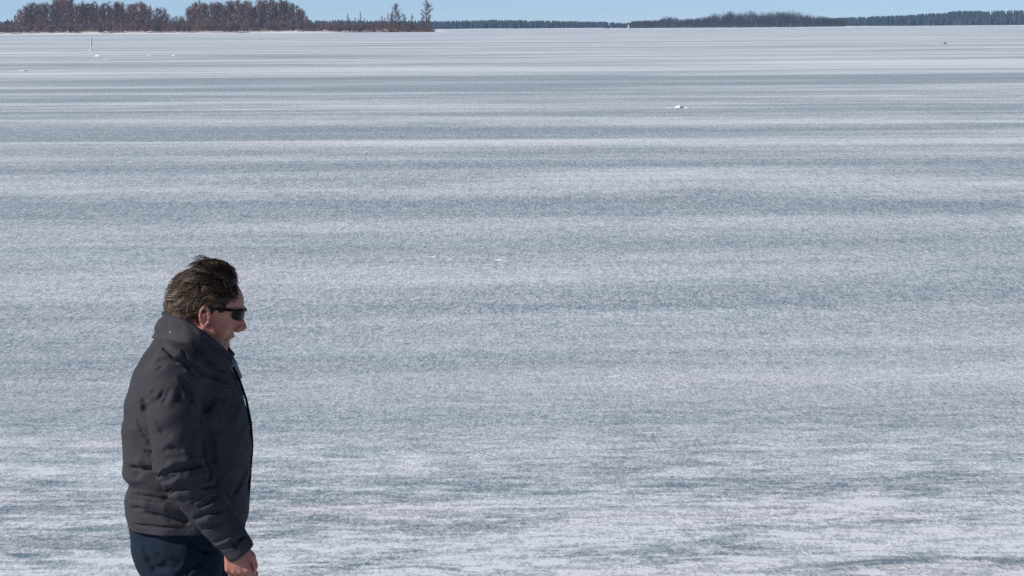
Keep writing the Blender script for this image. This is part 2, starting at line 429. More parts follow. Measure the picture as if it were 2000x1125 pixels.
# trees that stand out by themselves on the low spit
isl_tree(832, 3, ISL_Y + 30, tree_vars[2], 'tall lone bare tree at the right tip of the snowy spit', None, 1.5)
isl_tree(772, 8, ISL_Y + 34, tree_vars[0], 'tall bare tree rising from the brush on the low spit', None, 1.5)
isl_tree(788, 27, ISL_Y + 32, tree_vars[3], 'short bare tree just right of the tall one on the spit', None, 1.0)
isl_tree(806, 28, ISL_Y + 32, slim_vars[0], 'small dark tree left of the lone tree at the tip of the spit', None, 1.3)
isl_tree(704, 23, ISL_Y + 36, slim_vars[1], 'thin pole-like tree standing alone in the middle of the spit', None, 0.8)
isl_tree(680, 26, ISL_Y + 33, slim_vars[2], 'thin bare tree over the brush, left of the pole-like one', None, 0.9)
isl_tree(235, 12, ISL_Y + 14, tree_vars[4], 'pale-stemmed birch at the front edge of the wood', None, 0.7)
for px, tp in ((616, 40), (624, 41), (632, 42), (655, 40), (666, 39), (684, 35), (699, 37), (711, 36), (725, 40), (731, 41), (741, 36), (746, 30), (752, 34), (764, 28), (767, 22), (776, 24), (781, 30), (793, 33), (799, 38), (812, 38), (819, 41), (838, 26), (827, 30), (649, 38), (662, 38), (694, 34), (717, 38), (758, 25), (824, 34), (645, 40), (735, 38), (670, 37)):
    isl_tree(px, tp, ISL_Y + 36 + rng.random() * 20, slim_vars[rng.integers(3)], 'small bare tree growing from the low brush on the spit', 'small trees on the spit', rng.uniform(1.0, 1.5))

# willow brush along the waterline
for i in range(150):
    px = rng.uniform(-60, 846)
    Y = ISL_Y + 14 + rng.random() * 22
    x = P(px, 60, Y)[0]
    if px < 610: H = rng.uniform(2.2, 5.2) if rng.random() < 0.8 else rng.uniform(5, 7); lab = 'reddish brown leafless bush at the foot of the wood'; gr = 'bushes along the edge of the wood'
    else: H = rng.uniform(2.4, 4.4); lab = 'low brown leafless bush on the snowy spit right of the wood'; gr = 'bushes on the low spit'
    if px > 835: H *= 0.6
    v = shrub_vars[rng.integers(5)]
    place(v, 'willow_bush', ('stem', 'twigs'), x, Y, H, 3.0, rng.random() * 6.28, lab, 'bush', gr, rng.uniform(1.0, 1.6))

# thickets of saplings and brush filling the wood and the spit
def thicket(name, n, px0, px1, hf, y0, y1, mat, label, twigs=22):
    mb = MB()
    for i in range(n):
        px = rng.uniform(px0, px1); Y = ISL_Y + rng.uniform(y0, y1); x = P(px, 60, Y)[0]; z0 = isl_z(x, Y)
        H = hf(px)
        for t in range(twigs):
            p = np.array([x, Y, z0]) + (rng.normal(0, 0.35 * H), rng.normal(0, 0.35 * H), H * rng.uniform(-0.02, 0.75))
            d = rng.normal(size=3) * (0.35, 0.35, 0.3) + (0, 0, 0.8)
            mb.blade(p, d / np.linalg.norm(d) * rng.uniform(0.8, 2.0), rng.uniform(0.04, 0.085))
    return tag(link(name, mb.mesh(name, False), mat), label, None, None, 'stuff')
def wood_h(px):
    base = 61 - px * 0.004
    return max(1.2, (base - top_px(left_prof, px)) / FPX * ISL_Y * rng.uniform(0.25, 0.80))
thicket('sapling_thicket', 900, -60, 606, wood_h, 24, 110, M['twig'], 'dark mass of saplings between the trunks of the island wood')
thicket('willow_thicket', 230, -40, 606, lambda px: rng.uniform(1.2, 3.4), 14, 34, M['twig_red'], 'reddish willow scrub along the foot of the island wood')
thicket('spit_scrub', 520, 596, 848, lambda px: rng.uniform(1.6, 5.6) * (0.5 if px > 838 else 1), 16, 50, M['twig'], 'low brown scrub in a band along the snowy spit')

thicket('dry_reeds', 700, -160, 850, lambda px: rng.uniform(0.5, 1.1), 17, 28, M['straw'], 'strip of tan dry reeds along the edge of the island', 12)

# far woods: single masses
def far_wood(name, n, prof, Y0, Yd, conifer, mat, px0, px1, zf, hmin, hmax, label):
    mb = MB()
    for i in range(n):
        px = rng.uniform(px0, px1)
        Y = Y0 + rng.random() ** 1.5 * Yd
        x = P(px, 50, Y)[0]
        z0 = zf(x, Y)
        if px < 1300 and conifer and Y > Y0 + 120: Y = Y0 + rng.random() * 120; x = P(px, 50, Y)[0]; z0 = zf(x, Y)
        H = rng.uniform(hmin, hmax)
        zt = P(px, top_px(prof, px) + 2.6 * (float(val_noise(px / 14.0 + 300, 31, 3)) - 0.45) + abs(rng.normal(0, 0.6)), Y)[1]
        if zt - z0 < H: H = max(1.5, zt - z0)
        elif not conifer: H = max(1.5, (zt - z0) * rng.uniform(0.55, 1.0))
        if conifer:
            r = max(1.3, H * rng.uniform(0.20, 0.34)); tiers = 3
            mb.tube([(x, Y, z0 - 1), (x, Y, z0 + H * 0.6)], [0.25, 0.12], 3)
            for t in range(tiers):
                b = z0 + H * (0.12 + 0.27 * t); tp = min(z0 + H, b + H * 0.40); rr = r * (1 - 0.20 * t)
                i0 = len(mb.V); k = 6; a0 = rng.random()
                for q in range(k):
                    an = a0 + q * 6.283 / k; f = rng.uniform(0.75, 1.15)
                    mb.V.append((x + rr * f * math.cos(an), Y + rr * f * math.sin(an), b + rng.normal(0, 0.25)))
                mb.V.append((x, Y, tp))
                mb.F += [(i0 + q, i0 + (q + 1) % k, i0 + k) for q in range(k)]
        else:
            mb.tube([(x, Y, z0 - 1), (x, Y, z0 + H * 0.8)], [0.22, 0.05], 3)
            for t in range(150):
                a = rng.normal(size=3); a /= np.linalg.norm(a)
                p = np.array([x, Y, z0 + H * 0.55]) + a * np.array([0.20, 0.20, 0.42]) * max(H, 4.5) * rng.uniform(0.2, 1.0)
                d = (a * (1, 1, 0.5) + (0, 0, 0.8)) * H * rng.uniform(0.04, 0.09)
                mb.blade(p, d, rng.uniform(0.08, 0.16))
    o = link(name, mb.mesh(name, False), mat)
    return tag(o, label, None, None, 'stuff')
def hill_z(x, y):
    t = (y - (FAR_Y + 25 * float(val_noise(x / 90, 8)))) / 600.0
    return far_h(x) * (1 - (1 - min(1, max(0, t) / 0.55)) ** 2) * 0.93 - 0.5
w = far_wood('far_forest', 5200, far_prof, FAR_Y + 8, 330, True, M['needle'], -560, 2650, hill_z, 9, 14, 'dark blue conifer forest along the whole far shore')
w = far_wood('point_wood', 640, mid_prof, MID_Y + 6, 90, False, M['farwood'], 1232, 1650, lambda x, y: 0.3, 9, 16, 'purple-brown leafless wood on the distant point right of centre')

# ------------------------------------------------------------------ small things on the ice
def lake_at(px, py):
    d = CAM_R @ Vector(((px - 1000.0) / FPX, -(py - 562.5) / FPX, -1.0))
    t = -CAM_H / d.z
    return (d.x * t, d.y * t)

def lump_mesh(name, seed, n=10, m=6):
    r = np.random.default_rng(seed); bm = bmesh.new()
    bmesh.ops.create_icosphere(bm, subdivisions=3, radius=1.0)
    off = r.random(3) * 10
    from mathutils import noise as nz
    for v in bm.verts:
        q = v.co.copy()
        k = 1 + 0.55 * nz.noise(q * 1.6 + Vector(off)) + 0.25 * nz.noise(q * 4 + Vector(off))
        v.co = q * k; v.co.z = max(v.co.z, -0.25)
    for f in bm.faces: f.smooth = True
    me = bpy.data.meshes.new(name); bm.to_mesh(me); bm.free()
    return me
def lump(px, py, wpx, hpx, label, name='snow_lump', mat='snow', cat='snow lump', seed=1, group=None):
    x, y = lake_at(px, py); k = y / FPX
    o = link(name, lump_mesh(name, seed), M[mat]); o.location = (x, y, hpx * k * 0.06)
    o.scale = (wpx * k * 0.5, wpx * k * 0.5, hpx * k * 0.8); o.rotation_euler.z = seed
    if mat == 'snow':
        t_ = link('drift_tail', lump_mesh('drift_tail', seed + 40), M[mat], o, (0.9, 0.1, -0.12)); t_.scale = (2.0, 1.3, 0.3); t_.rotation_euler.z = -seed
    return tag(o, label, cat, group)
lump(1326, 211, 16, 5, 'bright white snow lump on the ice right of the middle, larger of the pair', seed=3)
lump(1344, 211, 12, 2, 'small white snow lump just right of the larger bright one', seed=4)
lump(193, 110, 12, 3, 'white snow lump on the ice below the marker pole', seed=5)
lump(208, 116, 10, 1.2, 'flat little snow lump right under the one below the marker pole', seed=6)
lump(294, 109, 8, 1.5, 'faint small snow lump on the ice, right of the marker pole', seed=7)
lump(340, 109, 8, 1.8, 'faint small snow lump on the ice, farthest right of the marker pole', seed=8)
lump(46, 139, 16, 2.5, 'low wide snow lump on the ice near the left edge', seed=9)
lump(1844, 86, 9, 5, 'small brown rock on the pale ice far away at the right', 'rock', 'rock', 'rock', seed=11)
lump(978, 508, 14, 2.2, 'small flat snow crust lying on the blue ice at the centre', seed=12)
lump(1240, 541, 12, 1.5, 'small snow crust on the ice right of and below the central one', seed=13)
lump(882, 507, 11, 2, 'snow crumb at the right end of the white patch left of centre', seed=14)
lump(852, 502, 13, 2.5, 'snow crumb on top of the white patch left of centre', seed=15)
lump(1208, 735, 13, 2, 'white snow crust on the grey ice below the centre', seed=16)

# marker pole
x, y = lake_at(178, 99)
pole = empty('marker_pole', (x, y, 0)); tag(pole, 'thin white marker pole standing in the ice off the left shore', 'pole')
k = y / FPX
mb = MB(); mb.tube([(0, 0, -0.1), (0.01, 0, 0.7 * 26 * k), (0.015, 0, 26 * k)], [0.060, 0.056, 0.050], 8); link('shaft', mb.mesh('shaft'), M['white'], pole)
mb = MB(); mb.tube([(0.085, 0.03, 8 * k), (0.092, 0.03, 25 * k)], [0.024, 0.022], 6); link('shade_strip', mb.mesh('shade_strip'), M['dark'], pole)  # dark strip added beside the shaft to stand for its shaded side
lm = link('snow_collar', lump_mesh('snow_collar', 20), M['snow'], pole); lm.scale = (0.22, 0.22, 0.1)

# white beacon on the far point
bx = P(1228, 50, MID_Y - 30)[0]; bk = MID_Y / FPX
bea = empty('beacon_tower', (bx, MID_Y - 30, 0)); tag(bea, 'tiny white beacon tower at the far shore, left of the wooded point', 'beacon')
mb = MB(); mb.tube([(0, 0, 0), (0, 0, 3.2)], [1.3, 1.0], 10); link('tower_wall', mb.mesh('tower_wall'), M['offwhite'], bea)
mb = MB(); mb.tube([(0, 0, 3.2), (0, 0, 3.35)], [1.25, 1.25], 10); mb.tube([(0, 0, 3.35), (0, 0, 4.2)], [0.7, 0.7], 10); link('lantern_room', mb.mesh('lantern_room'), M['white'], bea)
mb = MB(); mb.tube([(0, 0, 4.2), (0, 0, 4.8)], [0.9, 0.05], 10); link('roof', mb.mesh('roof'), M['dark'], bea)

# ------------------------------------------------------------------ the man: shapes grown as distance fields, skinned with surface nets
PX0 = P(370, 1045, MAN_Y)[0]
def L(px, py, dy=0.0):
    X, Z = P(px, py, MAN_Y + dy)
    return np.array([X - PX0, dy, Z])

def axis(*segs):
    out = [np.arange(a, b, st) for a, b, st in segs]
    return np.concatenate(out).astype(np.float32)

def smin(a, b, k):
    h = np.clip(0.5 + 0.5 * (b - a) / k, 0, 1)
    return b + (a - b) * h - k * h * (1 - h)

class Field:
    def __init__(s, xs, ys, zs):
        s.ax = (xs, ys, zs); s.D = np.full((len(xs), len(ys), len(zs)), 0.3, np.float32)
    def region(s, lo, hi):
        sl, co = [], []
        for k in range(3):
            a = max(0, np.searchsorted(s.ax[k], lo[k]) - 1); b = min(len(s.ax[k]), np.searchsorted(s.ax[k], hi[k]) + 1)
            sl.append(slice(a, b)); sh = [1, 1, 1]; sh[k] = -1
            co.append(s.ax[k][a:b].reshape(sh))
        return tuple(sl), co
    def op(s, fn, lo, hi, k, cut=False):
        sl, (X, Y, Z) = s.region(np.asarray(lo) - k - 0.02, np.asarray(hi) + k + 0.02)
        if 0 in s.D[sl].shape: return
        d = fn(X, Y, Z)
        s.D[sl] = -smin(-s.D[sl], d, k) if cut else smin(s.D[sl], d, k)
    def cap(s, a, b, r1, r2=None, k=0.01, sy=1.0, cut=False):
        a = np.asarray(a, np.float32); b = np.asarray(b, np.float32); r2 = r1 if r2 is None else r2
        ba = b - a; ba2 = ba.copy(); ba2[1] /= sy; q = float(ba2 @ ba2) + 1e-12
        def fn(X, Y, Z):
            dx, dy, dz = X - a[0], (Y - a[1]) / sy, Z - a[2]
            t = np.clip((dx * ba2[0] + dy * ba2[1] + dz * ba2[2]) / q, 0, 1)
            return np.sqrt((dx - ba2[0] * t) ** 2 + (dy - ba2[1] * t) ** 2 + (dz - ba2[2] * t) ** 2) - (r1 + (r2 - r1) * t)
        R = max(r1, r2) * max(1, sy)
        s.op(fn, np.minimum(a, b) - R, np.maximum(a, b) + R, k, cut)
    def chain(s, pts, rad, k=0.01, sy=1.0):
        for i in range(len(pts) - 1): s.cap(pts[i], pts[i + 1], rad[i], rad[i + 1], k, sy)
    def ell(s, c, r, k=0.01, R=None, cut=False):
        c = np.asarray(c, np.float32); r = np.asarray(r, np.float32)
        def fn(X, Y, Z):
            p = [X - c[0], Y - c[1], Z - c[2]]
            if R is not None: p = [R[0][i] * p[0] + R[1][i] * p[1] + R[2][i] * p[2] for i in range(3)]
            k0 = np.sqrt((p[0] / r[0]) ** 2 + (p[1] / r[1]) ** 2 + (p[2] / r[2]) ** 2)
            k1 = np.sqrt((p[0] / r[0] ** 2) ** 2 + (p[1] / r[1] ** 2) ** 2 + (p[2] / r[2] ** 2) ** 2) + 1e-6
            return k0 * (k0 - 1) / k1
        m = float(max(r)); s.op(fn, c - m, c + m, k, cut)
    def surf_y(s, x, z):
        i = min(len(s.ax[0]) - 1, np.searchsorted(s.ax[0], x)); k = min(len(s.ax[2]) - 1, np.searchsorted(s.ax[2], z))
        col = s.D[i, :, k] < 0
        return float(s.ax[1][np.argmax(col)]) if col.any() else None
    def crease(s, pl, r=0.007, k=0.008, dy=-0.22, ridge=False, depth=0.15):
        pts = []
        for px, py in pl:
            q = L(px, py, dy); yy = s.surf_y(q[0], q[2])
            if yy is None: continue
            q[1] = yy + (r * 0.45 if ridge else -r * depth); pts.append(q)
        n = len(pts)
        for i in range(n - 1):
            f = lambda t: r * (0.45 + 0.55 * math.sin(math.pi * (0.12 + 0.76 * t / max(1, n - 1))))
            s.cap(pts[i], pts[i + 1], f(i), f(i + 1), k, cut=not ridge)
    def nets(s):
        D = s.D; S_ = D < 0
        c = [S_[a:D.shape[0] - 1 + a, b:D.shape[1] - 1 + b, e:D.shape[2] - 1 + e] for a in (0, 1) for b in (0, 1) for e in (0, 1)]
        al = c[0].copy(); an = c[0].copy()
        for q in c[1:]: al &= q; an |= q
        act = an & ~al
        I, J, K = np.nonzero(act)
        off = [(a, b, e) for a in (0, 1) for b in (0, 1) for e in (0, 1)]
        vals = [D[I + a, J + b, K + e] for a, b, e in off]
        acc = np.zeros((len(I), 3)); cnt = np.zeros(len(I))
        for m in range(8):
            for ax_ in range(3):
                if off[m][ax_] == 1: continue
                m2 = m + (4, 2, 1)[ax_]
                v0, v1 = vals[m], vals[m2]; x = (v0 < 0) != (v1 < 0)
                t = np.where(x, v0 / np.where(x, v0 - v1, 1), 0)
                p = np.array(off[m], float)[None, :].repeat(len(I), 0); p[:, ax_] += t
                acc += p * x[:, None]; cnt += x
        p = acc / cnt[:, None]; base = (I, J, K); V = np.empty((len(I), 3))
        for ax_ in range(3):
            A = s.ax[ax_]; b = base[ax_]; V[:, ax_] = A[b] + p[:, ax_] * (A[b + 1] - A[b])
        idx = np.full(act.shape, -1, np.int32); idx[I, J, K] = np.arange(len(I))
        F = []
        for ax_ in range(3):
            u, w = [(1, 2), (2, 0), (0, 1)][ax_]
            sl0 = [slice(None)] * 3; sl1 = [slice(None)] * 3
            sl0[ax_] = slice(0, -1); sl1[ax_] = slice(1, None)
            a, b = S_[tuple(sl0)], S_[tuple(sl1)]
            e = np.argwhere(a != b)
            ok = (e[:, u] > 0) & (e[:, w] > 0) & (e[:, u] < D.shape[u] - 1) & (e[:, w] < D.shape[w] - 1)
            e = e[ok]; fl = a[e[:, 0], e[:, 1], e[:, 2]]
            def at(du, dw):
                q = e.copy(); q[:, u] += du; q[:, w] += dw
                return idx[q[:, 0], q[:, 1], q[:, 2]]
            q = np.stack([at(-1, -1), at(0, -1), at(0, 0), at(-1, 0)], 1)
            q[~fl] = q[~fl][:, ::-1]
            F.append(q)
        F = np.concatenate(F); F = F[(F >= 0).all(1)]
        return V, F
    def mesh(s, name, relax=0):
        V, F = s.nets()
        for _ in range(relax):
            A = np.zeros_like(V); n = np.zeros(len(V))
            for i in range(4):
                for j in (1, 3):
                    np.add.at(A, F[:, i], V[F[:, (i + j) % 4]]); np.add.at(n, F[:, i], 1)
            V = V * 0.5 + 0.5 * A / np.maximum(n, 1)[:, None]
        return mesh_np(name, V, F)

man = empty('person', (PX0, MAN_Y, 0))
tag(man, 'man in dark sunglasses, charcoal jacket and dark jeans walking across the ice', 'person')

# --- joints
EAR = L(404, 615, 0); EAR[1] = 0
PH = math.radians(15)
def Hd(x, y, z):
    """head space (x forward, z up, origin between the ears) to the man's space, head bowed"""
    return np.array([EAR[0] + x * math.cos(PH) + z * math.sin(PH), y, EAR[2] - x * math.sin(PH) + z * math.cos(PH)])
RH = np.array([[math.cos(PH), 0, math.sin(PH)], [0, 1, 0], [-math.sin(PH), 0, math.cos(PH)]])
sh = L(344, 726, -0.17); elb = L(349, 915, -0.245); wri = L(457, 1060, -0.225)
sh2 = L(352, 726, 0.17); elb2 = L(345, 915, 0.235); wri2 = L(366, 1095, 0.24)
hipN, kneeN, ankN = np.array([-0.005, -0.085, 0.90]), np.array([0.075, -0.10, 0.50]), np.array([0.03, -0.10, 0.09])
hipF, kneeF, ankF = np.array([-0.005, 0.085, 0.90]), np.array([0.045, 0.10, 0.50]), np.array([-0.07, 0.10, 0.10])

def make_body():
    f = Field(axis((-0.26, -0.07, 0.009), (-0.07, 0.22, 0.0026), (0.22, 0.34, 0.009)),
              axis((-0.34, -0.29, 0.009), (-0.29, 0.095, 0.0026), (0.095, 0.32, 0.009)),
              axis((0.02, 0.66, 0.010), (0.66, 0.86, 0.0026), (0.86, 1.44, 0.010), (1.44, 1.80, 0.0026)))
    # trunk, arms and legs, all under the clothes
    f.chain([np.array([-0.01, 0, 0.92]), np.array([0.0, 0, 1.10]), np.array([-0.02, 0, 1.32]), Hd(-0.05, 0, -0.19)], [0.115, 0.125, 0.12, 0.07], 0.06, 1.25)
    for s_, e_, w_ in ((sh, elb, wri), (sh2, elb2, wri2)):
        f.chain([s_ * (1, 0.9, 1), e_, w_], [0.055, 0.040, 0.027], 0.03)
    for h_, k_, a_ in ((hipN, kneeN, ankN), (hipF, kneeF, ankF)):
        f.chain([h_, k_, a_], [0.085, 0.052, 0.036], 0.03)
        f.chain([a_ - (0, 0, 0.03), a_ + (0.13, 0, -0.055)], [0.035, 0.028], 0.02)
    # neck and head
    f.cap(Hd(-0.030, 0, -0.03), Hd(-0.055, 0, -0.19), 0.056, 0.062, 0.03)
    f.ell(Hd(-0.004, 0, 0.045), (0.100, 0.076, 0.086), 0.02, RH)
    f.ell(Hd(0.043, 0, 0.042), (0.050, 0.062, 0.061), 0.03, RH)
    f.ell(Hd(0.040, 0, -0.028), (0.050, 0.057, 0.073), 0.03, RH)
    for s_ in (-1, 1):
        f.cap(Hd(0.002, s_ * 0.054, -0.058), Hd(0.060, s_ * 0.024, -0.097), 0.019, 0.017, 0.025)
        f.ell(Hd(0.055, s_ * 0.050, -0.022), (0.022, 0.016, 0.016), 0.02, RH)
        f.cap(Hd(0.084, s_ * 0.038, 0.038), Hd(0.096, s_ * 0.006, 0.038), 0.010, 0.010, 0.012)
        f.ell(Hd(0.100, s_ * 0.034, 0.014), (0.017, 0.018, 0.013), 0.014, RH, cut=True)
        f.ell(Hd(0.079, s_ * 0.033, 0.014), (0.0125, 0.0125, 0.0125), 0.003, RH)
        f.cap(Hd(0.103, s_ * 0.012, -0.018), Hd(0.098, s_ * 0.014, -0.018), 0.009, 0.008, 0.007)
        f.cap(Hd(0.092, s_ * 0.023, -0.022), Hd(0.078, s_ * 0.038, -0.060), 0.004, 0.004, 0.010, cut=True)
    f.ell(Hd(0.066, 0, -0.099), (0.022, 0.026, 0.018), 0.018, RH)
    f.cap(Hd(0.091, 0, 0.028), Hd(0.1165, 0, -0.007), 0.0080, 0.0098, 0.010)
    f.cap(Hd(0.086, 0, 0.010), Hd(0.100, 0, -0.010), 0.012, 0.013, 0.010)
    f.cap(Hd(0.111, 0, -0.012), Hd(0.100, 0, -0.022), 0.009, 0.006, 0.008)
    for s_ in (-1, 1):
        f.cap(Hd(0.078, s_ * 0.024, -0.048), Hd(0.0885, 0, -0.043), 0.006, 0.0075, 0.006)
        f.cap(Hd(0.074, s_ * 0.022, -0.067), Hd(0.0800, 0, -0.0730), 0.006, 0.0082, 0.006)
        f.cap(Hd(0.072, s_ * 0.027, -0.0525), Hd(0.106, 0, -0.0550), 0.0040, 0.0095, 0.003, cut=True)
    # ears: plate, helix rim, lobe, hollow
    for s_ in (-1, 1):
        f.ell(Hd(0.004, s_ * 0.078, 0.002), (0.0155, 0.008, 0.031), 0.006, RH)
        ring = []
        for a in np.linspace(-60, 215, 10):
            t = math.radians(a)
            ring.append(Hd(0.002 + 0.0135 * math.cos(t) - 0.004 * math.sin(t) , s_ * (0.084 + 0.004 * (1 - math.cos(t)) / 2), 0.006 + 0.029 * math.sin(t)))
        f.chain(ring, [0.0042, 0.0044, 0.0044, 0.0042, 0.0040, 0.0038, 0.0036, 0.0034, 0.0034, 0.0034], 0.006)
        f.ell(Hd(0.008, s_ * 0.082, -0.029), (0.0085, 0.006, 0.011), 0.006, RH)
        f.ell(Hd(0.009, s_ * 0.093, -0.003), (0.0060, 0.009, 0.009), 0.004, RH, cut=True)
        f.chain([Hd(0.010, s_ * 0.0855, 0.018), Hd(0.000, s_ * 0.0865, 0.012), Hd(-0.003, s_ * 0.0865, -0.004), Hd(0.002, s_ * 0.0865, -0.017)], [0.0032, 0.0035, 0.0035, 0.003], 0.003)
    # hands: near one loosely closed beside the thigh, far one hanging
    for w_, side, cur in ((wri, -1, 1.0), (wri2, 1, 0.8)):
        d = np.array([0.13, 0.0, -1.0]); d /= np.linalg.norm(d)
        n = np.array([-0.15, float(side), 0.0]); n /= np.linalg.norm(n)         # back of the hand
        fr = np.cross(n, d) * (1 if side < 0 else -1)
        if fr[0] < 0: fr = -fr
        H3 = lambda a, b, c_: w_ + d * a + fr * b + n * c_                       # along, towards the thumb, out of the back
        kn = [(0.084, 0.030), (0.087, 0.010), (0.083, -0.010), (0.076, -0.028)]
        for (a, b) in kn:
            f.cap(H3(0.0, b * 0.55, 0), H3(a, b, 0.003), 0.0155, 0.0112, 0.012)
        f.cap(H3(0.03, 0.006, -0.008), H3(0.07, 0.0, -0.008), 0.017, 0.020, 0.015)
        lens = [(0.043, 0.026, 0.020), (0.047, 0.030, 0.021), (0.044, 0.028, 0.021), (0.034, 0.021, 0.018)]
        rad = [0.0092, 0.0095, 0.0090, 0.0080]
        for q, ((a, b), ls, r) in enumerate(zip(kn, lens, rad)):
            p = H3(a, b, 0.002); ang = 0
            for j, (l, inc) in enumerate(zip(ls, ((34, 52, 34), (40, 56, 36), (44, 58, 36), (46, 58, 38))[q])):
                ang += math.radians(inc) * cur
                nxt = p + (d * math.cos(ang) - n * math.sin(ang)) * l + fr * (b * 0.05)
                f.cap(p, nxt, r * (1.05 - 0.07 * j), r * (0.98 - 0.08 * j), 0.0035)
                p = nxt
            f.ell(H3(a, b, 0.008), (r * 0.9, r * 0.7, r * 0.9), 0.006)
        f.chain([H3(0.018, 0.020, -0.006), H3(0.050, 0.043, -0.016), H3(0.080, 0.043, -0.028), H3(0.102, 0.034, -0.036)], [0.0165, 0.0118, 0.0100, 0.0080], 0.007)
    me = f.mesh('body', 1)
    co = np.empty(len(me.vertices) * 3, np.float32); me.vertices.foreach_get('co', co); co = co.reshape(-1, 3) - EAR
    hx, hy, hz_ = co[:, 0] * math.cos(PH) - co[:, 2] * math.sin(PH), co[:, 1], co[:, 0] * math.sin(PH) + co[:, 2] * math.cos(PH)
    ss = lambda v, a, b: np.clip((v - a) / (b - a), 0, 1)
    stub = ss(-hz_, 0.022, 0.045) * ss(hx, -0.005, 0.02) * (1 - 0.6 * np.exp(-((hx - 0.09) ** 2 + (hz_ + 0.052) ** 2) / 0.00012)) * ss(hz_, -0.16, -0.12)
    blob = lambda x, y, z, r_: np.exp(-((hx - x) ** 2 + (np.abs(hy) - y) ** 2 + (hz_ - z) ** 2) / r_ ** 2)
    flush = np.clip(blob(0.115, 0, -0.01, 0.022) + 0.8 * blob(0.06, 0.055, -0.02, 0.03) + blob(0.003, 0.088, 0.0, 0.028) + (co[:, 2] < -0.5) * 0.45, 0, 1)
    for nm, arr in (('stubble', stub), ('flush', flush)):
        at = me.attributes.new(nm, 'FLOAT', 'POINT'); at.data.foreach_set('value', arr.astype(np.float32))
    o = link('body', me, M['skin'], man)
    return o
body = make_body()

# --- jacket
def lerp_tab(tab, col):
    z = np.array([L(370, r[0])[2] for r in tab]); v = np.array([r[col] for r in tab], float)
    o = np.argsort(z); return z[o], v[o]

def smooth_interp(zq, z, v):
    a = np.interp(zq, z, v); w = 3
    k = np.ones(w) / w; return np.convolve(np.pad(a, (w // 2, w // 2), 'edge'), k, 'valid')

